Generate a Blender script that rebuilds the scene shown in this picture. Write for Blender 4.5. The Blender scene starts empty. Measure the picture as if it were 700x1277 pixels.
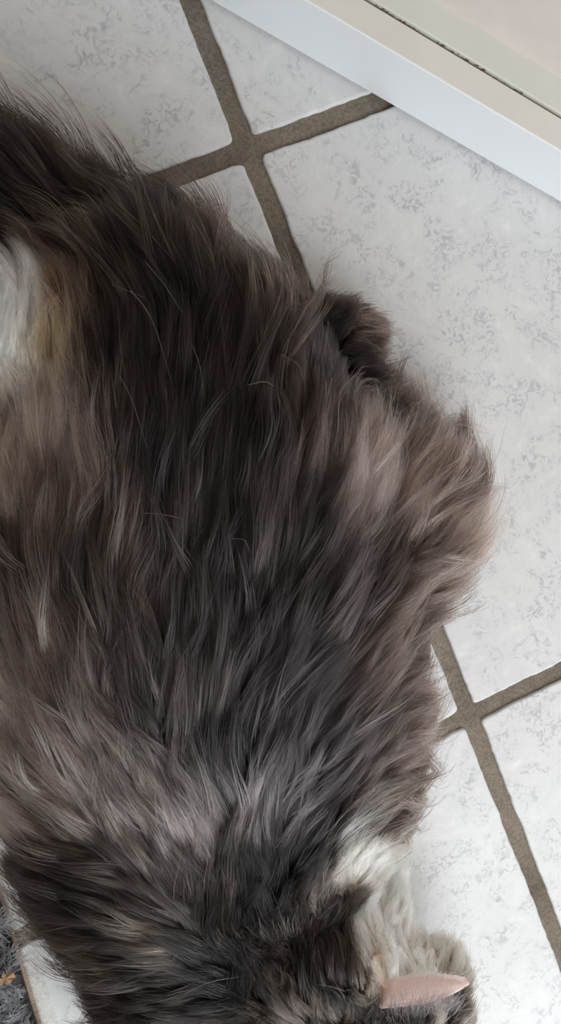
import bpy, bmesh, math, random
import numpy as np
from mathutils import Vector, Matrix, kdtree, noise as mnoise
from mathutils.bvhtree import BVHTree

S = bpy.context.scene
C = S.collection
random.seed(7)
rng = np.random.default_rng(11)

# ------------------------------------------------------------------ camera
W, H, F = 700.0, 1277.0, 950.0
RX, RY, CH = -0.0916468, -0.17810122, 0.48252503
ROT = (Matrix.Rotation(RX, 3, 'X') @ Matrix.Rotation(RY, 3, 'Y'))
EYE = Vector((0, 0, CH))
cam_d = bpy.data.cameras.new('camera')
cam_d.sensor_fit = 'VERTICAL'
cam_d.sensor_height = 36.0
cam_d.lens = 36.0 * F / H
cam_d.clip_start = 0.01
cam = bpy.data.objects.new('camera', cam_d)
cam.matrix_world = Matrix.Translation(EYE) @ ROT.to_4x4()
C.objects.link(cam)
S.camera = cam

# ------------------------------------------------------------------ light
world = bpy.data.worlds.new('room_light')
S.world = world
world.use_nodes = True
bg = world.node_tree.nodes['Background']
bg.inputs['Color'].default_value = (1.0, 0.915, 0.83, 1)
bg.inputs['Strength'].default_value = 0.25

def area(name, loc, target, sx, sy, power, col):
    l = bpy.data.lights.new(name, 'AREA')
    l.shape = 'RECTANGLE'; l.size = sx; l.size_y = sy
    l.energy = power; l.color = col
    o = bpy.data.objects.new(name, l)
    o.location = loc
    o.rotation_euler = (Vector(target) - Vector(loc)).to_track_quat('-Z', 'Y').to_euler()
    C.objects.link(o)
    return o
# daylight of a window on the photographer's side of the room
area('window_light', (0.62, -1.20, 0.98), (0.05, 0.0, 0.0), 1.4, 0.9, 28.0, (0.91, 0.96, 1.0))

vs = S.view_settings
vs.view_transform = 'Standard'
vs.look = 'None'
vs.exposure = 0.0
vs.gamma = 1.0
vs.use_curve_mapping = False
S.cycles.use_denoising = True

# ------------------------------------------------------------------ helpers
def at(px, py, z=0.0):
    d = ROT @ Vector(((px - W / 2) / F, -(py - H / 2) / F, -1.0))
    k = (z - EYE.z) / d.z
    return EYE + d * k

def lin(c):
    c = np.asarray(c, float) / 255.0
    return np.where(c <= 0.04045, c / 12.92, ((c + 0.055) / 1.055) ** 2.4)

def mat(name):
    m = bpy.data.materials.new(name)
    m.use_nodes = True
    nt = m.node_tree
    return m, nt, nt.nodes['Principled BSDF']

def nd(nt, t, **kw):
    n = nt.nodes.new(t)
    for k, v in kw.items():
        if k.startswith('_'):
            setattr(n, k[1:], v)
        else:
            n.inputs[k.replace('_', ' ')].default_value = v
    return n

def ramp(nt, fac, stops):
    r = nt.nodes.new('ShaderNodeValToRGB')
    while len(r.color_ramp.elements) < len(stops):
        r.color_ramp.elements.new(0.5)
    for e, (p, c) in zip(r.color_ramp.elements, stops):
        e.position = p
        e.color = tuple(c) + ((1,) if len(c) == 3 else ())
    nt.links.new(fac, r.inputs['Fac'])
    return r.outputs['Color']

def mix(nt, fac, a, b, mode='MIX'):
    m = nt.nodes.new('ShaderNodeMix')
    m.data_type = 'RGBA'; m.blend_type = mode
    for sock, v in ((m.inputs['Factor'], fac), (m.inputs[6], a), (m.inputs[7], b)):
        if hasattr(v, 'links'):
            nt.links.new(v, sock)
        else:
            sock.default_value = v if isinstance(v, float) else tuple(v) + (1,)
    return m.outputs[2]

def objm(name, me, material, parent=None, smooth=False):
    if isinstance(me, bmesh.types.BMesh):
        b = me
        me = bpy.data.meshes.new(name)
        b.to_mesh(me); b.free()
    if material:
        me.materials.clear()
        me.materials.append(material)
    if smooth:
        me.polygons.foreach_set('use_smooth', [True] * len(me.polygons))
    o = bpy.data.objects.new(name, me)
    C.objects.link(o)
    if parent:
        o.parent = parent
    return o

def tag(o, label=None, cat=None, group=None, kind=None):
    for k, v in (('label', label), ('category', cat), ('group', group), ('kind', kind)):
        if v:
            o[k] = v
    return o

# ------------------------------------------------------------------ materials of the setting
def tile_material():
    m, nt, p = mat('mottled_tile')
    tc = nd(nt, 'ShaderNodeNewGeometry')
    pos = tc.outputs['Position']
    big = nd(nt, 'ShaderNodeTexNoise', Scale=9.0, Detail=3.0)
    nt.links.new(pos, big.inputs['Vector'])
    warp = nd(nt, 'ShaderNodeTexNoise', Scale=42.0, Detail=6.0, Roughness=0.7, Distortion=0.9)
    nt.links.new(pos, warp.inputs['Vector'])
    fine = nd(nt, 'ShaderNodeTexNoise', Scale=180.0, Detail=4.0, Roughness=0.65, Distortion=1.6)
    nt.links.new(pos, fine.inputs['Vector'])
    base = ramp(nt, big.outputs['Fac'], [(0.3, lin((208, 208, 207))), (0.7, lin((219, 219, 218)))])
    spots = ramp(nt, fine.outputs['Fac'], [(0.47, (0, 0, 0)), (0.58, (1, 1, 1))])
    area_ = ramp(nt, warp.outputs['Fac'], [(0.46, (0, 0, 0)), (0.60, (1, 1, 1))])
    both = mix(nt, 1.0, spots, area_, 'MULTIPLY')
    half = nd(nt, 'ShaderNodeMath', _operation='MULTIPLY')
    nt.links.new(both, half.inputs[0]); half.inputs[1].default_value = 0.8
    c1 = mix(nt, half.outputs[0], base, tuple(lin((176, 174, 177))))
    wisps = ramp(nt, warp.outputs['Fac'], [(0.30, (1, 1, 1)), (0.42, (0, 0, 0))])
    q = nd(nt, 'ShaderNodeMath', _operation='MULTIPLY')
    nt.links.new(wisps, q.inputs[0]); q.inputs[1].default_value = 0.5
    c2 = mix(nt, q.outputs[0], c1, tuple(lin((236, 234, 232))))
    nt.links.new(c2, p.inputs['Base Color'])
    p.inputs['Roughness'].default_value = 0.48
    p.inputs['Specular IOR Level'].default_value = 0.35
    bmp = nd(nt, 'ShaderNodeBump', Strength=0.28, Distance=0.0012)
    nt.links.new(warp.outputs['Fac'], bmp.inputs['Height'])
    nt.links.new(bmp.outputs['Normal'], p.inputs['Normal'])
    return m

def grout_material():
    m, nt, p = mat('brown_grout')
    g = nd(nt, 'ShaderNodeNewGeometry')
    a = nd(nt, 'ShaderNodeTexNoise', Scale=14.0, Detail=6.0, Roughness=0.65)
    b = nd(nt, 'ShaderNodeTexNoise', Scale=650.0, Detail=3.0, Roughness=0.7)
    for n in (a, b):
        nt.links.new(g.outputs['Position'], n.inputs['Vector'])
    c = ramp(nt, a.outputs['Fac'], [(0.3, lin((104, 95, 84))), (0.7, lin((146, 136, 122)))])
    d = ramp(nt, b.outputs['Fac'], [(0.35, (0.62, 0.6, 0.58)), (0.62, (1.08, 1.06, 1.03))])
    nt.links.new(mix(nt, 1.0, c, d, 'MULTIPLY'), p.inputs['Base Color'])
    p.inputs['Roughness'].default_value = 0.95
    bmp = nd(nt, 'ShaderNodeBump', Strength=0.6, Distance=0.0008)
    nt.links.new(b.outputs['Fac'], bmp.inputs['Height'])
    nt.links.new(bmp.outputs['Normal'], p.inputs['Normal'])
    return m

def plain(name, rgb, rough=0.5, var=0.04, scale=25.0, spec=0.4):
    m, nt, p = mat(name)
    g = nd(nt, 'ShaderNodeNewGeometry')
    n = nd(nt, 'ShaderNodeTexNoise', Scale=scale, Detail=4.0)
    nt.links.new(g.outputs['Position'], n.inputs['Vector'])
    c = lin(rgb)
    nt.links.new(ramp(nt, n.outputs['Fac'], [(0.3, c * (1 - var)), (0.7, np.minimum(c * (1 + var), 1))]), p.inputs['Base Color'])
    p.inputs['Roughness'].default_value = rough
    p.inputs['Specular IOR Level'].default_value = spec
    return m

M_TILE = tile_material()
M_GROUT = grout_material()
M_WHITE = plain('white_lacquer', (238, 241, 244), 0.35, 0.015, 12)
M_CREAM = plain('cream_lacquer', (222, 218, 207), 0.4, 0.03, 30)
M_SAGE = plain('pale_sage_lacquer', (214, 215, 204), 0.4, 0.03, 30)
M_PINK = plain('blush_plaster', (222, 212, 206), 0.7, 0.03, 60)
M_GRIME = plain('dark_grime', (104, 92, 74), 0.95, 0.5, 500)
M_CRUMB = plain('rust_crumb', (96, 58, 44), 0.9, 0.3, 400)

# ------------------------------------------------------------------ floor: grout bed with tiles laid into it
GO = Vector((0.06350524, 0.17979256, 0)); GT = 0.41188824; GP = 0.40
GU = Vector((math.cos(GT), math.sin(GT), 0)); GV = Vector((math.sin(GT), -math.cos(GT), 0))
GROUT_Z = -0.0022
b = bmesh.new()
bmesh.ops.create_grid(b, x_segments=1, y_segments=1, size=1.7)
for v in b.verts:
    v.co.z = GROUT_Z
ret = bmesh.ops.extrude_face_region(b, geom=b.faces[:])
for v in ret['geom']:
    if isinstance(v, bmesh.types.BMVert):
        v.co.z = -0.03
bmesh.ops.recalc_face_normals(b, faces=b.faces)
floor = objm('floor', b, M_GROUT)
tag(floor, 'pale tiled floor with wide brown grout joints under the cat', 'floor', kind='structure')

# joint widths measured per grid line (metres, half on each side)
def tile_mesh(i, j):
    """cell i..i+1 along GU, j..j+1 along GV; a slab with softly chipped edges"""
    g = {('u', -1): .0125, ('u', 0): .0122, ('u', 1): .0125, ('v', 0): .0125, ('v', 1): .0125}
    wu0 = .0062 if i != 0 else .0060; wu1 = .0062
    wv0 = .0064 if j != 1 else .0062; wv1 = .0062
    a0, a1 = i * GP + wu0, (i + 1) * GP - wu1
    b0, b1 = j * GP + wv0, (j + 1) * GP - wv1
    n = 90
    r = 0.0032
    ring = []
    def corner(cx, cy, s):
        return [(cx + r * math.cos(s + k * math.pi / 12), cy + r * math.sin(s + k * math.pi / 12)) for k in range(7)]
    pts = []
    cs = [((a0 + r, b0 + r), math.pi), ((a1 - r, b0 + r), 1.5 * math.pi), ((a1 - r, b1 - r), 0), ((a0 + r, b1 - r), .5 * math.pi)]
    for k in range(4):
        (cx, cy), s = cs[k]
        arc = corner(cx, cy, s)
        pts += arc
        (nx, ny), s2 = cs[(k + 1) % 4]
        nxt = corner(nx, ny, s2)[0]
        for q in range(1, n):
            t = q / n
            pts.append((arc[-1][0] * (1 - t) + nxt[0] * t, arc[-1][1] * (1 - t) + nxt[1] * t))
    cx, cy = (a0 + a1) / 2, (b0 + b1) / 2
    bm = bmesh.new()
    loops = []
    for lev, (inset, z) in enumerate(((0.0, -0.0075), (0.0, -0.0012), (0.0006, -0.0003), (0.0016, 0.0))):
        lp = []
        for (x, y) in pts:
            w = GO + GU * x + GV * y
            e = mnoise.noise(Vector((w.x * 160, w.y * 160, 3.1 + i * 7 + j * 3))) * 0.0007 + mnoise.noise(Vector((w.x * 45, w.y * 45, 8))) * 0.0009
            dx, dy = cx - x, cy - y
            # move along the side's own inward normal
            hx, hy = (a1 - a0) / 2, (b1 - b0) / 2
            mx, my = abs(dx) / hx, abs(dy) / hy
            vx = (1 if dx > 0 else -1) if mx > 0.965 else 0
            vy = (1 if dy > 0 else -1) if my > 0.965 else 0
            k = inset + e
            lp.append(bm.verts.new(GO + GU * (x + vx * k) + GV * (y + vy * k) + Vector((0, 0, z))))
        loops.append(lp)
    N = len(pts)
    for l0, l1 in zip(loops, loops[1:]):
        for k in range(N):
            bm.faces.new((l0[k], l0[(k + 1) % N], l1[(k + 1) % N], l1[k]))
    bm.faces.new(loops[-1])
    bmesh.ops.recalc_face_normals(bm, faces=bm.faces)
    return bm
for i in range(-3, 3):
    for j in range(-3, 4):
        objm('tile', tile_mesh(i, j), M_TILE, floor)

# ------------------------------------------------------------------ baseboard and wall at the upper right
A0, A1 = at(257, 0), at(700, 255)
bd = (A1 - A0).normalized()                     # along the board
bn = Vector((-bd.y, bd.x, 0))                   # away from the room
if bn.y < 0:
    bn = -bn
def along(pa, z):
    """distance behind the board's front plane of a pixel seen at height z"""
    return (at(*pa, z) - A0).dot(bn)
lo, hi = 0.0, 0.2
for _ in range(40):
    mid = (lo + hi) / 2
    if along((537, 92.5), mid) > 0:
        lo = mid
    else:
        hi = mid
BH = lo
D1 = along((578, 74), BH)
D2 = along((618, 50), BH)
def bar(name, d0, d1, z0, z1, material, parent, bev=0.0012, s0=-0.9, s1=1.1):
    bm = bmesh.new()
    vs_ = []
    for s in (s0, s1):
        for (d, z) in ((d0, z0), (d1, z0), (d1, z1), (d0, z1)):
            vs_.append(bm.verts.new(A0 + bd * s + bn * d + Vector((0, 0, z))))
    for f in ((0, 1, 2, 3), (4, 5, 6, 7), (0, 1, 5, 4), (1, 2, 6, 5), (2, 3, 7, 6), (3, 0, 4, 7)):
        bm.faces.new([vs_[k] for k in f])
    bmesh.ops.recalc_face_normals(bm, faces=bm.faces)
    if bev:
        bmesh.ops.bevel(bm, geom=bm.edges[:], offset=bev, segments=3, affect='EDGES', profile=0.5)
    return objm(name, bm, material, parent, smooth=False)
print('board', BH, D1, D2)
base_e = bpy.data.objects.new('baseboard_right', None)
C.objects.link(base_e)
tag(base_e, 'white baseboard with cream ledge along the wall at upper right', 'baseboard', kind='structure')
bar('front_board', 0.0, D1 * 0.5, 0.0025, BH, M_WHITE, base_e, 0.0006)
bar('ledge', 0.0005, D1 - 0.0004, BH - 0.004, BH + 0.0004, M_CREAM, base_e, 0.0004)
bar('back_board', D1 + 0.0014, D2 + 0.02, 0.0004, BH + 0.0015, M_SAGE, base_e, 0.0007)
bar('gap_filler', D1 * 0.4, D1 + 0.004, 0.0004, BH - 0.0022, M_GRIME, base_e, 0)
# crumbly grime along the joint, too small to pick apart
bm = bmesh.new()
for k in range(420):
    s = random.uniform(-0.05, 0.75)
    if mnoise.noise(Vector((s * 22, 0, 0))) < -0.12:
        continue
    rr = random.uniform(0.0003, 0.0009)
    p = A0 + bd * s + bn * (D1 + random.gauss(0.0005, 0.0007)) + Vector((0, 0, BH - 0.0006 + random.uniform(-.0006, .0008)))
    bmesh.ops.create_icosphere(bm, subdivisions=1, radius=rr, matrix=Matrix.Translation(p) @ Matrix.Diagonal((random.uniform(.7, 1.8), 1, .6, 1)))
tag(objm('grime', bm, M_GRIME, base_e), kind='stuff')
wall = bar('wall_right', D2, D2 + 0.1, BH + 0.0015, 2.4, M_PINK, None, 0)
tag(wall, 'pinkish beige plaster wall above the baseboard', 'wall', kind='structure')

# ------------------------------------------------------------------ the cat
# one continuous body: overlapping volumes remeshed into one skin
SKIN = []            # (centre, axes matrix, radii)
def blob(px, py, z, rx, ry, rz, ang=0.0):
    SKIN.append((at(px, py, z), math.radians(ang), (rx, ry, rz)))
def limb(pts, n=8):
    """pts: (px,py,z,r) polyline"""
    for a, b_ in zip(pts, pts[1:]):
        for k in range(n + 1):
            t = k / n
            q = [a[m] * (1 - t) + b_[m] * t for m in range(4)]
            blob(q[0], q[1], q[2], q[3], q[3], q[3])
def chain(pts, n=6):
    for a, b_ in zip(pts, pts[1:]):
        for k in range(n + 1):
            t = k / n
            q = [a[m] * (1 - t) + b_[m] * t for m in range(5)]
            blob(q[0], q[1], q[2], q[3], q[3] * 0.9, q[4])
# trunk from rump to shoulders: px, py, z, half width, half height
chain([(165, 400, .046, .056, .044), (225, 490, .052, .080, .050), (265, 610, .056, .098, .054),
       (262, 740, .058, .112, .057), (262, 880, .060, .119, .060), (275, 1010, .060, .107, .060),
       (282, 1110, .054, .082, .053), (272, 1180, .047, .068, .045), (275, 1260, .043, .062, .040)])
# thighs, shanks and hind feet
blob(470, 660, .040, .050, .062, .038, -25)
blob(60, 640, .040, .050, .062, .038, 25)
limb([(520, 640, .030, .026), (470, 545, .024, .020), (440, 480, .020, .017)])
limb([(436, 480, .020, .018), (408, 430, .020, .019)], 5)
blob(424, 424, .021, .023, .021, .019)
limb([(60, 640, .030, .028), (45, 520, .040, .024), (18, 430, .062, .023), (2, 360, .062, .022)])
# tail
limb([(165, 400, .040, .022), (120, 320, .036, .019), (50, 260, .032, .018), (-60, 215, .028, .016), (-190, 230, .024, .013), (-280, 300, .02, .008)])
# fore legs tucked forward
limb([(420, 980, .040, .030), (455, 1080, .026, .024), (440, 1210, .020, .018), (430, 1330, .016, .017)])
limb([(205, 1180, .040, .028), (225, 1290, .026, .024), (270, 1400, .018, .018)])
# neck, head, cheeks, muzzle (the head is turned to the right, face below the frame)
limb([(310, 1290, .046, .036), (380, 1290, .056, .038), (440, 1275, .072, .042)], 5)
blob(452, 1262, .080, .046, .044, .040, -60)
blob(412, 1200, .086, .036, .034, .036, 0)
blob(468, 1135, .048, .019, .026, .024, 10)
blob(484, 1185, .050, .016, .024, .022, -10)
blob(543, 1210, .046, .019, .019, .019, 0)
blob(512, 1200, .048, .016, .020, .018, 0)
blob(520, 1275, .052, .028, .034, .030, -60)
blob(560, 1345, .050, .020, .022, .018, -60)

bm = bmesh.new()
for (c, a, r) in SKIN:
    bmesh.ops.create_icosphere(bm, subdivisions=3, radius=1.0,
        matrix=Matrix.Translation(c) @ Matrix.Rotation(a, 4, 'Z') @ Matrix.Diagonal((*r, 1)))
tmp_me = bpy.data.meshes.new('tmp'); bm.to_mesh(tmp_me); bm.free()
tmp = bpy.data.objects.new('tmp', tmp_me); C.objects.link(tmp)
md = tmp.modifiers.new('r', 'REMESH'); md.mode = 'VOXEL'; md.voxel_size = 0.0035
ms = tmp.modifiers.new('s', 'SMOOTH'); ms.iterations = 10; ms.factor = 0.5
dg = bpy.context.evaluated_depsgraph_get()
body_me = bpy.data.meshes.new_from_object(tmp.evaluated_get(dg))
bpy.data.objects.remove(tmp); bpy.data.meshes.remove(tmp_me)
body_me.name = 'body'
nv = len(body_me.vertices)
co = np.empty(nv * 3); body_me.vertices.foreach_get('co', co); co = co.reshape(-1, 3)
co[:, 2] = np.maximum(co[:, 2], 0.0015)
body_me.vertices.foreach_set('co', co.ravel()); body_me.update()
vn = np.empty(nv * 3); body_me.vertices.foreach_get('normal', vn); vn = vn.reshape(-1, 3)
body_me.calc_loop_triangles()
tri = np.empty(len(body_me.loop_triangles) * 3, dtype=np.int32)
body_me.loop_triangles.foreach_get('vertices', tri); tri = tri.reshape(-1, 3)
BVH = BVHTree.FromPolygons([tuple(c) for c in co], [tuple(t) for t in tri])

# coat maps on the animal's own ground plan (metres); each entry is set out over the spot it belongs to
def spot(px, py):
    d = ROT @ Vector(((px - W / 2) / F, -(py - H / 2) / F, -1.0))
    loc = BVH.ray_cast(EYE, d.normalized())[0]
    if loc is None:                                # beside the body: over the nearest flank
        loc = BVH.find_nearest(at(px, py, 0.05))[0]
    return (loc.x, loc.y)
COAT = [  # px, py, colour of the coat there, with shade painted in behind the head
 (560, 640, 88, 73, 66), (490, 720, 84, 70, 65), (490, 560, 78, 65, 60),
 (300, 480, 46, 38, 36), (300, 620, 50, 43, 44), (235, 420, 46, 38, 35), (150, 480, 50, 42, 39), (200, 560, 52, 44, 43),
 (50, 600, 146, 125, 114), (20, 540, 134, 115, 101), (110, 620, 115, 98, 91), (130, 700, 98, 82, 77), (60, 720, 120, 101, 92), (20, 780, 66, 54, 50),
 (50, 850, 112, 96, 90), (30, 920, 137, 121, 114), (110, 800, 82, 69, 64), (190, 640, 58, 53, 56), (170, 780, 78, 66, 62), (240, 720, 64, 57, 58), (250, 860, 66, 59, 60),
 (120, 930, 99, 85, 81), (180, 1000, 116, 103, 99), (60, 1000, 125, 110, 103), (60, 1055, 146, 128, 121), (260, 1050, 116, 106, 105), (210, 1060, 104, 94, 92), (320, 1040, 102, 96, 99), (350, 1010, 84, 80, 84), (280, 975, 54, 49, 50), (200, 930, 87, 78, 78),
 (330, 900, 74, 69, 72), (300, 800, 62, 56, 58), (370, 980, 62, 58, 62), (390, 1040, 44, 40, 42),
 (400, 560, 71, 59, 57), (400, 640, 100, 87, 84), (425, 660, 146, 130, 128), (460, 600, 135, 114, 105), (540, 600, 131, 109, 98), (520, 560, 112, 93, 84), (570, 690, 144, 121, 109), (510, 680, 140, 118, 108),
 (450, 730, 66, 57, 57), (400, 790, 74, 66, 67), (500, 770, 114, 97, 89), (480, 840, 103, 86, 79), (520, 900, 117, 96, 87), (450, 900, 88, 76, 73), (500, 980, 101, 84, 76), (440, 980, 81, 70, 68), (360, 700, 66, 58, 58), (350, 560, 70, 58, 52),
 (340, 420, 84, 69, 61), (280, 330, 80, 66, 58), (220, 300, 54, 44, 40), (320, 380, 84, 69, 61), (180, 370, 50, 41, 37),
 (100, 335, 96, 74, 60), (130, 400, 64, 50, 43), (78, 400, 118, 84, 60), (60, 450, 150, 118, 86), (15, 400, 226, 220, 208), (0, 440, 222, 214, 198), (0, 355, 215, 210, 200), (10, 315, 34, 27, 25), (45, 322, 50, 38, 32), (42, 365, 220, 212, 196), (44, 410, 214, 202, 180), (30, 435, 214, 196, 164),
 (40, 200, 46, 37, 34), (100, 210, 52, 41, 37), (30, 275, 30, 24, 22), (0, 150, 60, 49, 44), (150, 240, 50, 40, 36), (-100, 220, 45, 36, 33), (80, 300, 36, 29, 27),
 (420, 400, 46, 38, 36), (450, 410, 92, 74, 66), (400, 470, 52, 47, 50), (440, 450, 42, 35, 33), (470, 500, 76, 64, 58),
 (280, 1130, 58, 50, 46), (130, 1110, 46, 38, 36), (80, 1090, 58, 49, 46), (200, 1180, 62, 54, 47), (130, 1220, 74, 63, 60), (300, 1210, 20, 17, 17), (325, 1145, 24, 21, 21), (365, 1100, 28, 25, 26), (400, 1075, 34, 30, 30), (470, 1040, 80, 66, 58), (498, 1038, 84, 68, 60), (440, 1050, 58, 50, 46), (290, 1250, 20, 17, 17), (240, 1250, 40, 35, 34), (190, 1120, 70, 61, 57), (160, 1270, 45, 38, 37),  # near-black points: dark coat plus painted shade between head and shoulder
 (400, 1170, 56, 46, 44), (370, 1230, 58, 48, 45), (430, 1240, 58, 48, 46), (420, 1130, 58, 48, 45), (350, 1160, 50, 42, 40), (432, 1185, 60, 50, 47), (440, 1140, 62, 52, 48), (445, 1220, 58, 48, 46), (460, 1270, 46, 40, 39),
 (480, 1090, 232, 224, 203), (450, 1085, 214, 207, 190), (500, 1115, 218, 208, 188), (470, 1130, 230, 221, 198), (485, 1165, 216, 205, 183), (466, 1155, 218, 208, 188), (464, 1185, 212, 198, 174), (480, 1210, 208, 190, 164), (512, 1205, 196, 184, 164), (528, 1175, 190, 178, 160), (500, 1085, 222, 214, 198), (435, 1092, 200, 192, 176), (500, 1190, 206, 194, 172), (478, 1190, 208, 188, 160), (545, 1190, 178, 167, 150), (570, 1200, 158, 148, 132), (555, 1262, 50, 43, 41), (500, 1265, 44, 38, 37), (525, 1275, 44, 38, 37), (580, 1280, 120, 110, 100),
]
FLOW = [  # px, py, direction the hair points (image right, image down)
 (300, 480, .0, -1), (340, 380, .12, -1), (260, 300, .02, -1), (200, 290, -.15, -1), (230, 420, .05, -1), (150, 470, .0, -1), (300, 620, .05, -1),
 (420, 540, .25, -1), (480, 540, .45, -.9), (540, 580, .6, -.8), (580, 630, .8, -.6), (600, 690, .95, -.25), (500, 650, .45, -.9), (520, 720, .85, -.5), (560, 770, .98, -.15),
 (440, 720, .5, -.85), (400, 800, .4, -.9), (480, 830, .8, -.6), (540, 870, 1, .05), (530, 950, .95, .22), (500, 1010, .85, .45), (450, 940, .65, -.75), (430, 1020, .6, -.8), (360, 900, .25, -.97), (330, 760, .15, -1),
 (300, 1080, .02, -1), (380, 1060, .3, -.95), (210, 1080, -.35, -.92), (150, 1030, -.5, -.86), (90, 1050, -.9, -.4), (40, 1080, -1, .0), (60, 990, -.8, -.6), (100, 930, -.55, -.83), (20, 900, -.6, -.8), (30, 800, -.45, -.9), (100, 800, -.2, -1), (40, 620, .1, -1), (100, 620, .15, -1), (10, 700, -.3, -.95), (180, 700, .1, -1), (200, 860, -.1, -1),
 (100, 1140, -1, -.1), (60, 1130, -1, .1), (110, 1200, -.97, .25), (140, 1260, -.9, .35), (200, 1160, -.8, -.55), (260, 1150, -.3, -.95), (240, 1230, -.9, -.2), (180, 1230, -.98, .1), (300, 1200, -.2, -.98),
 (170, 250, -.35, -.93), (110, 220, -.6, -.8), (40, 180, -.6, -.8), (60, 280, -.97, -.2), (0, 260, -1, -.1), (-100, 220, -1, .1), (140, 340, -.65, -.75), (100, 305, -.8, -.6),
 (70, 390, -.15, -1), (20, 400, .0, -1), (0, 440, .0, -1), (95, 430, .0, -1), (55, 460, -.1, -1), (90, 500, .1, -1), (40, 505, .05, -1), (100, 360, -.35, -.93), (150, 390, -.25, -1),
 (420, 405, .55, -.8), (455, 430, .95, .1), (440, 460, .8, .3), (400, 480, .1, -1), (390, 410, .1, -1),
 (400, 1180, -.25, -.97), (350, 1160, -.45, -.9), (440, 1130, .0, -1), (370, 1240, -.5, -.86), (440, 1240, -.35, -.93), (470, 1100, .1, -1), (500, 1110, .5, -.85), (490, 1170, .25, -.95), (550, 1190, .35, -.93), (578, 1230, .9, -.3), (560, 1270, .6, -.6), (470, 1200, -.2, -.97),
]
LEN = [  # px, py, hair length in millimetres, lift of the coat
 (300, 480, 48, .20), (340, 390, 46, .28), (270, 310, 52, .3), (220, 300, 52, .3), (150, 450, 44, .2), (300, 640, 46, .18), (500, 600, 46, .28), (580, 670, 48, .34), (560, 780, 40, .3), (530, 920, 38, .32), (500, 1000, 38, .32), (420, 900, 42, .2), (280, 800, 44, .18), (60, 600, 46, .24), (60, 800, 46, .24), (60, 950, 44, .28),
 (40, 1080, 30, .32), (100, 1180, 33, .3), (260, 1060, 36, .22), (260, 1160, 32, .2), (140, 1260, 33, .3), (300, 1220, 26, .2),
 (40, 220, 62, .42), (110, 230, 60, .42), (170, 260, 58, .4), (-80, 230, 50, .35), (20, 400, 20, .3), (70, 400, 26, .3), (0, 340, 20, .3), (20, 500, 20, .25), (70, 500, 26, .2), (60, 540, 30, .2), (425, 410, 15, .5), (440, 460, 15, .4), (400, 480, 26, .3),
 (400, 1180, 22, .3), (340, 1170, 28, .35), (440, 1240, 18, .25), (470, 1090, 12, .45), (455, 1080, 12, .4), (500, 1080, 12, .45), (495, 1120, 15, .5), (490, 1170, 13, .45), (470, 1200, 12, .4), (550, 1190, 11, .4), (575, 1250, 12, .4), (520, 1260, 8, .3), (500, 1232, 5, .3), (535, 1232, 5, .3), (478, 1215, 6, .3), (455, 1215, 14, .3), (440, 1110, 16, .4),
]
def field(table, xy, power=3.2, soft=0.012):
    P = np.array([spot(r[0], r[1]) for r in table])
    V = np.array([r[2:] for r in table], float)
    out = np.zeros((len(xy), V.shape[1]))
    for s in range(0, len(xy), 40000):
        d2 = ((xy[s:s + 40000, None, :] - P[None]) ** 2).sum(2) + soft ** 2
        w = d2 ** (-power / 2)
        out[s:s + 40000] = (w @ V) / w.sum(1, keepdims=True)
    return out
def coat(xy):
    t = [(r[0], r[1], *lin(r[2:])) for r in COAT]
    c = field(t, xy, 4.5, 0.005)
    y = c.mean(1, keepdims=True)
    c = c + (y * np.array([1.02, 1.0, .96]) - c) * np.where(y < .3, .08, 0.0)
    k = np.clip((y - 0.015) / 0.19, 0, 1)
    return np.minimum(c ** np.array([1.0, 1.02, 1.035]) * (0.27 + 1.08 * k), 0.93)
def flow(xy):
    f = field(FLOW, xy, 3.2, 0.012)
    f = np.stack([f[:, 0], -f[:, 1]], 1)
    return f / (np.linalg.norm(f, axis=1, keepdims=True) + 1e-9)

def unit(a):
    return a / (np.linalg.norm(a, axis=-1, keepdims=True) + 1e-12)

# smooth pseudo-random fields
class Waves:
    def __init__(self, scale, n=24, seed=0):
        r = np.random.default_rng(seed)
        self.k = unit(r.normal(size=(n, 3))) * (2 * np.pi / scale) * r.uniform(.6, 1.5, (n, 1))
        self.p = r.uniform(0, 2 * np.pi, n); self.n = n
    def __call__(self, x):
        return np.sin(x @ self.k.T + self.p).sum(1) / math.sqrt(self.n / 2)

def sample_surface(n):
    a, b_, c = co[tri[:, 0]], co[tri[:, 1]], co[tri[:, 2]]
    ar = np.linalg.norm(np.cross(b_ - a, c - a), axis=1)
    mid = (a + b_ + c) / 3
    up = unit(np.cross(b_ - a, c - a))[:, 2]
    ar = ar * np.where(up < -0.35, 0.05, 1.0)
    # nothing grows densely far outside the picture
    ar = ar * np.where((mid[:, 0] < at(-130, 600, .05).x) | (mid[:, 1] < at(300, 1400, .05).y), 0.4, 1.0)
    k = rng.choice(len(tri), n, p=ar / ar.sum())
    u, v = rng.random(n), rng.random(n)
    s = u + v > 1
    u[s], v[s] = 1 - u[s], 1 - v[s]
    w = 1 - u - v
    pos = co[tri[k, 0]] * w[:, None] + co[tri[k, 1]] * u[:, None] + co[tri[k, 2]] * v[:, None]
    nor = unit(vn[tri[k, 0]] * w[:, None] + vn[tri[k, 1]] * u[:, None] + vn[tri[k, 2]] * v[:, None])
    return pos, nor

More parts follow.
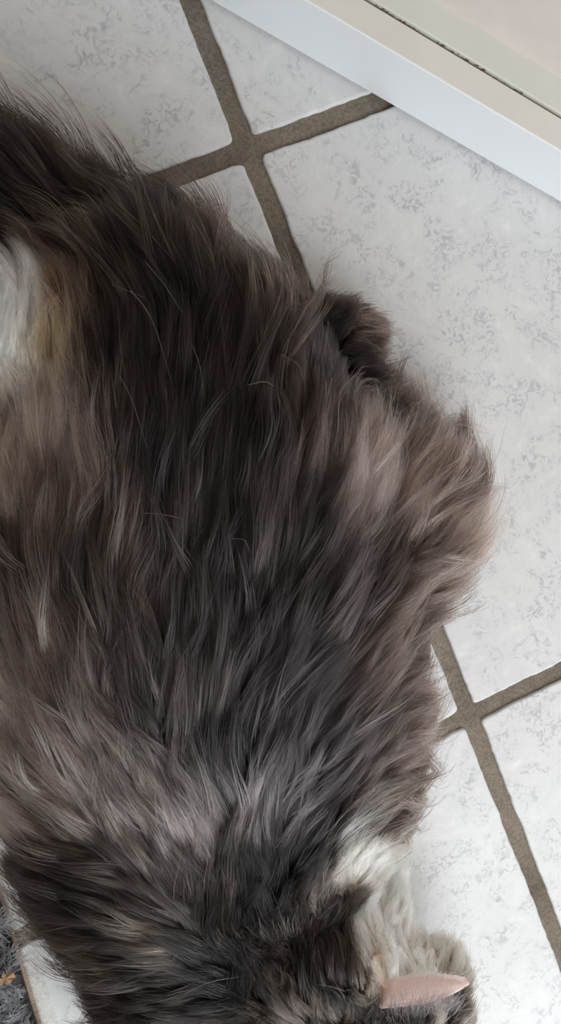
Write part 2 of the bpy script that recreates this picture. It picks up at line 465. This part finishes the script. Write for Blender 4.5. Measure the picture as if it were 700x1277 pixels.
K = 8                                            # points per hair
def grow(root, nor, length, lift, turb=0.17, seed=3, grav=0.25):
    """grow hairs that follow the flow over the skin, keep to a height above it and hang a little"""
    n = len(root)
    P = np.zeros((n, K, 3)); P[:, 0] = root
    wv = [Waves(0.05, seed=seed), Waves(0.05, seed=seed + 1), Waves(0.016, seed=seed + 2), Waves(0.016, seed=seed + 3)]
    cur = root.copy(); nn = nor.copy()
    step = length / (K - 1)
    jit = rng.normal(0, 0.10, (n, 3))
    for k in range(1, K):
        f = flow(cur[:, :2])
        ang = turb * (0.55 * wv[0](cur) + 0.55 * wv[2](root))
        ca, sa = np.cos(ang), np.sin(ang)
        d = np.stack([f[:, 0] * ca - f[:, 1] * sa, f[:, 0] * sa + f[:, 1] * ca, np.zeros(n)], 1)
        t = k / (K - 1)
        d = d - nn * (d * nn).sum(1, keepdims=True) * 0.85
        d = unit(d + np.array([0, 0, -grav * (0.3 + t)]) * (1 - np.clip(nn[:, 2:3], 0, 1)) + 1e-6)
        d = unit(d + nn * (lift * (1.5 - 1.35 * t))[:, None] + jit)
        cur = cur + d * step[:, None]
        tgt = length * lift * 0.9 * (t ** 0.7) + 0.0012
        for q in range(n):
            loc, no, _, dist = BVH.find_nearest(cur[q])
            if loc is None:
                continue
            nn[q] = no
            off = cur[q] - np.array(loc)
            h = float(off @ np.array(no))
            if h < tgt[q] * 0.6:
                cur[q] += np.array(no) * (tgt[q] * 0.6 - h)
            elif h > tgt[q] * 1.6:
                cur[q] += np.array(no) * (tgt[q] * 1.6 - h) * 0.45
        cur[:, 2] = np.maximum(cur[:, 2], 0.0025 + 0.004 * rng.random(n))
        P[:, k] = cur
    return P

def hair_object(name, P, rad, col, material, parent):
    n, k, _ = P.shape
    h = bpy.data.hair_curves.new(name)
    h.add_curves([k] * n)
    h.attributes['position'].data.foreach_set('vector', P.astype(np.float32).ravel())
    ra = h.attributes.get('radius') or h.attributes.new('radius', 'FLOAT', 'POINT')
    ra.data.foreach_set('value', rad.astype(np.float32).ravel())
    ca = h.attributes.new('tint', 'FLOAT_COLOR', 'POINT')
    c4 = np.ones((n, k, 4), np.float32); c4[..., :3] = np.clip(col, 0.0008, 0.95)
    ca.data.foreach_set('color', c4.ravel())
    h.materials.append(material)
    o = bpy.data.objects.new(name, h)
    C.objects.link(o)
    o.parent = parent
    return o

def hair_material(name, rough=0.24, spec=0.5):
    m = bpy.data.materials.new(name); m.use_nodes = True
    nt = m.node_tree
    nt.nodes.remove(nt.nodes['Principled BSDF'])
    out = nt.nodes['Material Output']
    a = nd(nt, 'ShaderNodeAttribute', _attribute_name='tint')
    hb = nt.nodes.new('ShaderNodeBsdfHairPrincipled')
    hb.model = 'CHIANG'; hb.parametrization = 'COLOR'
    nt.links.new(a.outputs['Color'], hb.inputs['Color'])
    hb.inputs['Roughness'].default_value = rough
    hb.inputs['Radial Roughness'].default_value = 0.45
    hb.inputs['IOR'].default_value = 1.40
    hb.inputs['Random Roughness'].default_value = 0.3
    nt.links.new(hb.outputs[0], out.inputs['Surface'])
    return m
M_FUR = hair_material('cat_fur')

m, nt, p = mat('underfur')
a = nd(nt, 'ShaderNodeAttribute', _attribute_name='tint')
nt.links.new(mix(nt, 1.0, a.outputs['Color'], (.45, .42, .40), 'MULTIPLY'), p.inputs['Base Color'])
p.inputs['Roughness'].default_value = 1.0; p.inputs['Specular IOR Level'].default_value = 0.0
M_UNDER = m

cat = bpy.data.objects.new('cat', None)
cat.location = (0, 0, 0)
C.objects.link(cat)
tag(cat, 'long-haired dark brown tabby cat with white patches sprawled on the tiles', 'cat')
body = objm('body', body_me, M_UNDER, cat, smooth=True)
vc = body_me.attributes.new('tint', 'FLOAT_COLOR', 'POINT')
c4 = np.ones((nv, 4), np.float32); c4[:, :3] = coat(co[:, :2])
vc.data.foreach_set('color', c4.ravel())

# guides (locks) and the hairs that gather into them
GAIN = 1.0
NC, NG, NH = 1500, 13000, 330000
gp, gn = sample_surface(NG)
gl = field(LEN, gp[:, :2], 3.2, 0.01)
glen = gl[:, 0] * 0.00112 * rng.uniform(.72, 1.12, NG)
glift = gl[:, 1] * rng.uniform(.45, 1.35, NG)
GPT = grow(gp, gn, glen, glift)
# tufts: fine locks lean together into coarser ones, most of all towards their tips
kc = kdtree.KDTree(NC)
for i in range(NC):
    kc.insert(gp[i], i)
kc.balance()
own = np.array([kc.find(gp[i])[1] for i in range(NG)])
tq = np.linspace(0, 1, K)[None, :, None]
pull = np.clip(rng.normal(.66, .2, NG), 0, .93)[:, None, None]
shift = GPT[own] - GPT
dist_ = np.linalg.norm(shift[:, :1], axis=2, keepdims=True)
GPT = GPT + shift * pull * tq ** 1.3 * np.clip(1.7 - dist_ / 0.013, 0, 1)
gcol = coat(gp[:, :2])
gmul = np.exp(0.36 * rng.normal(size=NC)[own] + 0.34 * rng.normal(size=NG) + 0.22 * Waves(0.03, seed=41)(gp))
kd = kdtree.KDTree(NG)
for i in range(NG):
    kd.insert(gp[i], i)
kd.balance()
hp, hn = sample_surface(NH)
near = np.empty(NH, np.int32)
for i in range(NH):
    r_ = kd.find_n(hp[i], 2)
    near[i] = r_[0][1] if (len(r_) < 2 or rng.random() < .72) else r_[1][1]
G = GPT[near]
t = np.linspace(0, 1, K)[None, :, None]
rel = hp[:, None] - G[:, :1]
clump = np.clip(rng.normal(.86, .16, NH), .1, .99)[:, None, None]
fan = rng.normal(0, 1, (NH, 1, 3)) * 0.0016
Ph = G + rel * (1 - clump * t ** 0.8) + fan * t ** 1.2
ls = np.clip(rng.normal(.92, .15, NH), .35, 1.2)[:, None, None]
Ph = hp[:, None] + (Ph - hp[:, None]) * ls
# looser, longer tufts that stand out of the coat and break up its outline
ok_ = np.where(gcol.mean(1) < .3)[0]
loose = rng.choice(ok_, 900, replace=False)
LP = grow(gp[loose], gn[loose], glen[loose] * rng.uniform(1.0, 1.35, 900), np.minimum(gl[loose, 1] * rng.uniform(1.3, 2.3, 900), .75), turb=.3, seed=21)
per = 16
LG = np.repeat(LP, per, 0); nl = len(LG)
off = rng.normal(0, .0026, (nl, 1, 3)); off[..., 2] *= .3
lt = np.linspace(0, 1, K)[None, :, None]
LH = LG + off * (1 - .8 * lt ** .8) + rng.normal(0, .0012, (nl, 1, 3)) * lt ** 1.5
LH = LH[:, :1] + (LH - LH[:, :1]) * np.clip(rng.normal(.9, .14, (nl, 1, 1)), .4, 1.15)
Ph = np.concatenate([Ph, LH]); hp = np.concatenate([hp, LH[:, 0]])
near = np.concatenate([near, np.repeat(loose, per).astype(np.int32)])
NH = len(Ph)
Ph[..., 2] = np.maximum(Ph[..., 2], 0.0008)
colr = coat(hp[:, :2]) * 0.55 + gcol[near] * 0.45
light = colr.mean(1)
pick = rng.random(NH)
pale = pick < .05
mul = 1.12 * gmul[near] * np.exp(0.38 * rng.normal(size=NH)) * np.where(pale, 3.8, np.where(pick > .70, .30, 1.0))
mul = np.where(light > 0.25, mul ** 0.14, mul)
colr = colr * mul[:, None] * GAIN
# agouti: paler grey-brown base, dark tip on dark coat; white hair keeps its colour
tt = np.linspace(0, 1, K)[None, :]
dark = np.clip((0.28 - light) / 0.15, 0, 1)[:, None]
prof = 1 + dark * (0.18 - 0.45 * tt ** 2)
colp = colr[:, None, :] * prof[..., None]
rad = (0.000150 * np.exp(.2 * rng.normal(size=NH)) * np.where(pale, 1.35, 1.0))[:, None] * (1 - 0.85 * tt ** 2.2)
fur = hair_object('fur', Ph, rad, colp, M_FUR, cat)
tag(fur, 'long dark brown and grey coat with cream patches', kind='stuff')

# long pale hairs of the neck ruff lying over the shoulder, and single white guard hairs on the back
def strand(pts, n=K):
    """smooth line through (px,py,z) stations"""
    q = np.array([at(*p_) for p_ in pts]); m_ = len(q) - 1
    out = []
    for u in np.linspace(0, m_, n):
        i = min(int(u), m_ - 1); w = u - i
        p0 = q[max(i - 1, 0)]; p1 = q[i]; p2 = q[i + 1]; p3 = q[min(i + 2, m_)]
        out.append(0.5 * (2 * p1 + (p2 - p0) * w + (2 * p0 - 5 * p1 + 4 * p2 - p3) * w * w + (3 * p1 - p0 - 3 * p2 + p3) * w ** 3))
    return np.array(out)
def skin_z(px, py):
    d = ROT @ Vector(((px - W / 2) / F, -(py - H / 2) / F, -1.0))
    loc = BVH.ray_cast(EYE, d.normalized())[0]
    return loc.z if loc is not None else 0.03
def hairs_from(lines, r0, rgb, name, parent, label=None):
    P = np.array([strand(l) for l in lines])
    n = len(P)
    rad = np.full((n, 1), r0) * (1 - 0.8 * np.linspace(0, 1, K)[None] ** 2)
    col = lin(rgb)[None, None] * np.exp(rng.normal(0, .15, (n, 1, 1))) * np.ones((n, K, 1))
    o = hair_object(name, P, rad, col, M_FUR, parent)
    return tag(o, label, kind='stuff')
L = []
for k in range(95):                             # fringe of the ruff along the back of the head
    u = rng.random()
    x0 = 322 + 128 * u + rng.normal(0, 3); y0 = 1180 - 62 * u - 38 * u * u + 14 * math.sin(math.pi * u) + rng.normal(0, 4)
    ln = rng.uniform(14, 34) + 14 * u
    a_ = math.radians(-112 + 40 * u + rng.normal(0, 16)); b_ = a_ + rng.normal(0.3, .3)
    z0 = skin_z(x0, y0) + .004
    L.append([(x0, y0, z0), (x0 + ln * .5 * math.cos(a_), y0 + ln * .5 * math.sin(a_), z0 + .009), (x0 + ln * (.5 * math.cos(a_) + .5 * math.cos(b_)), y0 + ln * (.5 * math.sin(a_) + .5 * math.sin(b_)), z0 + .012)])
for k in range(70):                             # long sweep towards the elbow
    x0 = 415 + rng.normal(0, 12); y0 = 1085 + rng.normal(0, 10)
    ex = 482 + rng.normal(0, 16); ey = 1000 + rng.normal(0, 14)
    L.append([(x0, y0, .092), (x0 + (ex - x0) * .3, y0 + (ey - y0) * .55, .122), (ex, ey, .112)])
hairs_from(L, 0.00010, (232, 222, 200), 'ruff', cat, 'long cream hairs of the neck ruff')
G_ = [[(163, 362, .12), (190, 400, .125), (215, 480, .125)], [(180, 325, .11), (205, 355, .12), (226, 388, .118)],
      [(140, 355, .11), (158, 362, .115), (182, 372, .115)], [(310, 480, .14), (330, 476, .142), (342, 482, .14)],
      [(150, 470, .12), (165, 500, .125), (184, 560, .125)], [(25, 735, .11), (45, 770, .118), (63, 800, .118)], [(70, 860, .12), (82, 880, .122), (92, 900, .122)],
      [(290, 672, .14), (305, 674, .142), (312, 690, .14)], [(352, 443, .11), (372, 455, .115), (380, 478, .115)], [(230, 1240, .115), (262, 1225, .12), (300, 1218, .12)],
      [(105, 1235, .09), (140, 1222, .1), (200, 1245, .1)], [(75, 440, .1), (100, 470, .11), (112, 510, .11)], [(180, 640, .13), (205, 642, .135), (232, 648, .13)],
      [(240, 430, .12), (250, 460, .125), (254, 500, .125)], [(440, 560, .1), (460, 520, .11), (474, 482, .105)], [(480, 690, .1), (470, 735, .105), (468, 742, .105)]]
hairs_from(G_, 0.00010, (205, 196, 182), 'guard_hairs', cat, 'single white guard hairs')

# ear: cupped shell with a pink inside, grey hairs at its base, small skin fold behind it
M_EAR = plain('pink_ear_skin', (253, 232, 226), 0.6, 0.08, 120, 0.3)
nt = M_EAR.node_tree; p = nt.nodes['Principled BSDF']    # thin skin lets daylight glow through
tr = nd(nt, 'ShaderNodeBsdfTranslucent'); tr.inputs['Color'].default_value = (*lin((255, 243, 239)), 1)
ad = nt.nodes.new('ShaderNodeMixShader'); ad.inputs[0].default_value = 0.5
nt.links.new(p.outputs[0], ad.inputs[1]); nt.links.new(tr.outputs[0], ad.inputs[2])
nt.links.new(ad.outputs[0], nt.nodes['Material Output'].inputs['Surface'])
M_EARBACK = plain('dark_ear_back', (60, 52, 50), 0.9, 0.1, 200, 0.1)
def ear(up, low, tip, cup, name='ear'):
    n, m_ = 16, 12
    bm = bmesh.new(); rows = []
    U0, U1 = Vector(at(*up[0])), Vector(at(*up[1])); L0, L1 = Vector(at(*low[0])), Vector(at(*low[1])); T = Vector(at(*tip))
    def bez(a, b_, c, t_): return a * (1 - t_) ** 2 + b_ * 2 * t_ * (1 - t_) + c * t_ * t_
    axis = (T - (U0 + L0) / 2).normalized(); nrm = (U0 - L0).cross(axis).normalized()
    if nrm.dot(EYE - T) < 0: nrm = -nrm
    for i in range(n + 1):
        s_ = i / n * 0.985
        a_, b_ = bez(U0, U1, T, s_), bez(L0, L1, T, s_)
        rows.append([bm.verts.new(a_.lerp(b_, j / m_) - nrm * cup * math.sin(math.pi * j / m_) * (1 - .75 * s_)) for j in range(m_ + 1)])
    for r0, r1 in zip(rows, rows[1:]):
        for j in range(m_):
            bm.faces.new((r0[j], r0[j + 1], r1[j + 1], r1[j]))
    bmesh.ops.recalc_face_normals(bm, faces=bm.faces)
    if sum((f.normal.dot(nrm) for f in bm.faces)) < 0:
        bmesh.ops.reverse_faces(bm, faces=bm.faces)
    o = objm(name, bm, M_EAR, cat, smooth=True)
    o.data.materials.append(M_EARBACK)
    sd = o.modifiers.new('thickness', 'SOLIDIFY'); sd.thickness = 0.0016; sd.offset = -1
    sd.material_offset = 0; sd.material_offset_rim = 0
    return o, rows
e, _r = ear(((468, 1227, .112), (535, 1205, .114)), ((478, 1252, .124), (552, 1252, .130)), (584, 1222, .118), .006)
tag(e, 'pink-lined ear')
ear(((420, 1345, .086), (400, 1400, .10)), ((385, 1300, .092), (370, 1350, .112)), (400, 1420, .112), .005)
L = []
for k in range(700):                             # pale fuzz along the rim
    u = rng.random()
    x0 = 480 + 100 * u; y0 = 1226 - 10 * math.sin(math.pi * u * .9) + rng.normal(0, 1.6) + 2; z0 = .1135 + .005 * u
    a_ = math.radians(-95 + 70 * u + rng.normal(0, 22)); ln = rng.uniform(3, 9)
    L.append([(x0, y0, z0), (x0 + ln * .5 * math.cos(a_), y0 + ln * .5 * math.sin(a_), z0 + .001), (x0 + ln * math.cos(a_ + .3), y0 + ln * math.sin(a_ + .3), z0)])
hairs_from(L, 0.00007, (235, 225, 218), 'ear_fuzz', e)
L = []
for k in range(460):                             # grey hairs growing out of the ear's lower side
    u = rng.random(); v = rng.random()
    x0 = 486 + 84 * u + rng.normal(0, 2); y0 = 1256 + 6 * (1 - u) + rng.normal(0, 7); z0 = .126
    ln = rng.uniform(8, 26); a_ = math.radians(-100 + 45 * u + rng.normal(0, 18))
    L.append([(x0, y0, z0), (x0 + ln * .5 * math.cos(a_), y0 + ln * .5 * math.sin(a_), z0 + .008), (x0 + ln * math.cos(a_), y0 + ln * math.sin(a_), z0 + .006)])
hairs_from(L, 0.00009, (96, 90, 92), 'ear_tuft', e)
bm = bmesh.new(); rows = []
for i in range(9):                               # fold of skin at the ear's outer base
    t_ = i / 8; row = []
    for j in range(7):
        a_ = math.pi * (0.15 + 1.0 * j / 6)
        row.append(bm.verts.new(at(473 - 10 * math.sin(a_) * math.sin(math.pi * (.25 + .7 * t_)) + 8 * t_, 1197 + 30 * t_ + 6 * math.cos(a_), .116 + .006 * math.cos(a_) - .004 * t_)))
    rows.append(row)
for r0, r1 in zip(rows, rows[1:]):
    for j in range(6):
        bm.faces.new((r0[j], r0[j + 1], r1[j + 1], r1[j]))
bmesh.ops.recalc_face_normals(bm, faces=bm.faces)
M_FOLD = plain('tan_skin', (216, 190, 166), 0.8, 0.08, 150, 0.2)
fold = objm('ear_fold', bm, M_FOLD, e, smooth=True)
sd = fold.modifiers.new('thickness', 'SOLIDIFY'); sd.thickness = 0.0018; sd.offset = 0

L = []
for k in range(320):                             # downy cream hairs over the fold
    t_ = rng.random(); x0 = 466 + 10 * t_ + rng.normal(0, 3); y0 = 1202 + 26 * t_ + rng.normal(0, 3); ln = rng.uniform(5, 13)
    a_ = math.radians(-105 + rng.normal(0, 22)); z0 = .119 + rng.uniform(0, .004)
    L.append([(x0, y0, z0), (x0 + ln * .5 * math.cos(a_), y0 + ln * .5 * math.sin(a_), z0 + .002), (x0 + ln * math.cos(a_), y0 + ln * math.sin(a_), z0 + .001)])
hairs_from(L, 0.00009, (226, 200, 172), 'ear_down', e)

# eyes and nose on the face turned away below
M_EYE = plain('amber_eye', (150, 140, 60), 0.08, 0.2, 300, 0.6)
M_NOSE = plain('pink_nose', (190, 130, 125), 0.5, 0.1, 200)
def ball(name, px, py, z, r, material, parent, sc=(1, 1, 1)):
    bm = bmesh.new()
    bmesh.ops.create_uvsphere(bm, u_segments=20, v_segments=12, radius=r, matrix=Matrix.Translation(at(px, py, z)) @ Matrix.Diagonal((*sc, 1)))
    return objm(name, bm, material, parent, smooth=True)
ball('eye', 585, 1315, .062, .007, M_EYE, cat)
ball('eye', 515, 1352, .066, .007, M_EYE, cat)
ball('nose', 588, 1382, .050, .006, M_NOSE, cat, (1.2, .8, .8))

# whiskers of the brow standing up in front of the tiles
for (x0, y0, x1, y1, bend) in ((528, 1165, 531, 1078, 2), (543, 1168, 542, 1070, -2), (545, 1170, 552, 1096, 3), (560, 1180, 574, 1128, 4), (566, 1195, 590, 1160, 4), (574, 1240, 592, 1226, 2)):
    P = strand([(x0, y0, .07), ((x0 + x1) / 2 + bend, (y0 + y1) / 2, .078), (x1, y1, .08)])[None]
    hair_object('whisker', P, np.full((1, 1), .00011) * (1 - .7 * np.linspace(0, 1, K)[None]), np.full((1, K, 3), .55), M_FUR, cat)

# ------------------------------------------------------------------ rug in the lower left corner
rug = bpy.data.objects.new('rug', None)
E0, E1 = at(0, 1118), at(50, 1285)
rd = (E1 - E0).normalized(); rn = Vector((-rd.y, rd.x, 0))
if rn.x > 0: rn = -rn
rug.location = (0, 0, 0)
C.objects.link(rug)
tag(rug, 'mottled grey shaggy rug with a tan strip along its edge in the lower left corner', 'rug')
def rbar(name, d0, d1, z0, z1, material, bev):
    bm = bmesh.new(); q = []
    for s_ in (-.06, .30):
        for (d, z) in ((d0, z0), (d1, z0), (d1, z1), (d0, z1)):
            q.append(bm.verts.new(E0 + rd * s_ + rn * d + Vector((0, 0, z))))
    for f in ((0, 1, 2, 3), (4, 5, 6, 7), (0, 1, 5, 4), (1, 2, 6, 5), (2, 3, 7, 6), (3, 0, 4, 7)):
        bm.faces.new([q[k] for k in f])
    bmesh.ops.recalc_face_normals(bm, faces=bm.faces)
    bmesh.ops.bevel(bm, geom=bm.edges[:], offset=bev, segments=2, affect='EDGES')
    return objm(name, bm, material, rug)
M_BACK = plain('rug_backing', (60, 56, 56), 0.95, 0.2, 200)
M_STRIP = plain('tan_strip', (158, 138, 118), 0.95, 0.15, 220, 0.1)
rbar('backing', 0.0, .22, .0004, .004, M_BACK, .001)
rbar('edge_strip', -.0025, .001, .0004, .0014, M_STRIP, .0004)  # thin tan strip along the rug's edge
n = 9000
s_ = rng.uniform(-.06, .20, n); d_ = rng.uniform(0.0, .075, n)
root = np.array(E0)[None] + np.array(rd)[None] * s_[:, None] + np.array(rn)[None] * d_[:, None]
root[:, 2] = .004
ang = 2.2 + 1.1 * Waves(.03, seed=91)(root) + rng.normal(0, .6, n)
dirs = np.stack([np.cos(ang), np.sin(ang), np.zeros(n)], 1)
P = np.zeros((n, K, 3)); ln = rng.uniform(.007, .014, n)
for k in range(K):
    t_ = k / (K - 1)
    P[:, k] = root + dirs * (ln * .9 * t_ ** 1.4)[:, None] + np.array([0, 0, 1]) * (ln * .65 * math.sin(1.7 * t_))[:, None]
base = np.where(rng.random(n) < .45, rng.uniform(.02, .08, n), rng.uniform(.12, .42, n))
col = base[:, None, None] * np.array([.97, .98, 1.05]) * np.ones((n, K, 1))
M_PILE = hair_material('rug_yarn', 0.6)
pile = hair_object('pile', P, np.full((n, K), .00042) * (1 - .3 * np.linspace(0, 1, K)[None]), col, M_PILE, rug)
tag(pile, kind='stuff')
n = 5200                                        # fine tan hairs along the rug's edge, sparser out over the tile
s_ = rng.uniform(-.06, .20, n); d_ = -.0115 * rng.random(n) ** 1.5
root = np.array(E0)[None] + np.array(rd)[None] * s_[:, None] + np.array(rn)[None] * d_[:, None]; root[:, 2] = .0012
tip = root + rng.normal(0, .0016, (n, 3)) - np.array(rn)[None] * .0012; tip[:, 2] = .0012 + rng.uniform(0, .0012, n)
P = root[:, None] + (tip - root)[:, None] * np.linspace(0, 1, K)[None, :, None]
edge_fuzz = hair_object('edge_fuzz', P, np.full((n, K), .00007), lin((206, 184, 158))[None, None] * np.ones((n, K, 1)), M_PILE, rug)
tag(edge_fuzz, kind='stuff')

# dry leaf scrap caught in the pile
M_LEAF = plain('dry_leaf', (160, 130, 98), 0.8, 0.2, 160)
out = [(0, 1222), (4, 1213), (9, 1217), (13, 1209), (17, 1213), (20, 1218), (16, 1222), (12, 1227), (7, 1225), (2, 1229), (-6, 1226), (-8, 1219)]
bm = bmesh.new()
vsl = [bm.verts.new(at(x, y, .0155 + .0012 * math.sin(x * .5) + .0008 * math.cos(y))) for x, y in out]
cen = bm.verts.new(at(7, 1220, .0148))
for k in range(len(vsl)):
    bm.faces.new((vsl[k], vsl[(k + 1) % len(vsl)], cen))
bmesh.ops.recalc_face_normals(bm, faces=bm.faces)
leaf = objm('dry_leaf', bm, M_LEAF)
sd = leaf.modifiers.new('thickness', 'SOLIDIFY'); sd.thickness = .0005
tag(leaf, 'small orange-brown dry leaf scrap lying on the shaggy rug', 'leaf')

# crumb beside the joint and a loose curl of hair on the tile
bm = bmesh.new()
bmesh.ops.create_icosphere(bm, subdivisions=2, radius=.0011, matrix=Matrix.Translation(at(368, 308, .0008)) @ Matrix.Diagonal((1.1, .9, .7, 1)))
for v in bm.verts:
    v.co += Vector((mnoise.noise(v.co * 900), mnoise.noise(v.co * 900 + Vector((5, 0, 0))), 0)) * .0004
tag(objm('crumb', bm, M_CRUMB), 'tiny rust-brown crumb on the tile edge above the hind foot', 'crumb')
curl = []
for k in range(16):
    r_ = rng.uniform(.8, 1.15); a0 = rng.uniform(-2.2, -.8); a1 = a0 + rng.uniform(.8, 1.7); ox, oy = rng.normal(0, 6, 2)
    curl.append([(462 + ox + 30 * r_ * math.cos(a0 + (a1 - a0) * q / 4), 400 + oy + 38 * r_ * math.sin(a0 + (a1 - a0) * q / 4), .0005 + .0012 * (q % 2)) for q in range(5)])
P = np.array([strand(l) for l in curl])
lh = hair_object('loose_hair', P, np.full((16, K), .00008), np.full((16, K, 3), .62) * np.array([1, .95, .86]), M_FUR, None)
tag(lh, 'loose curl of fine pale hairs on the tile beside the hind foot', 'hair')
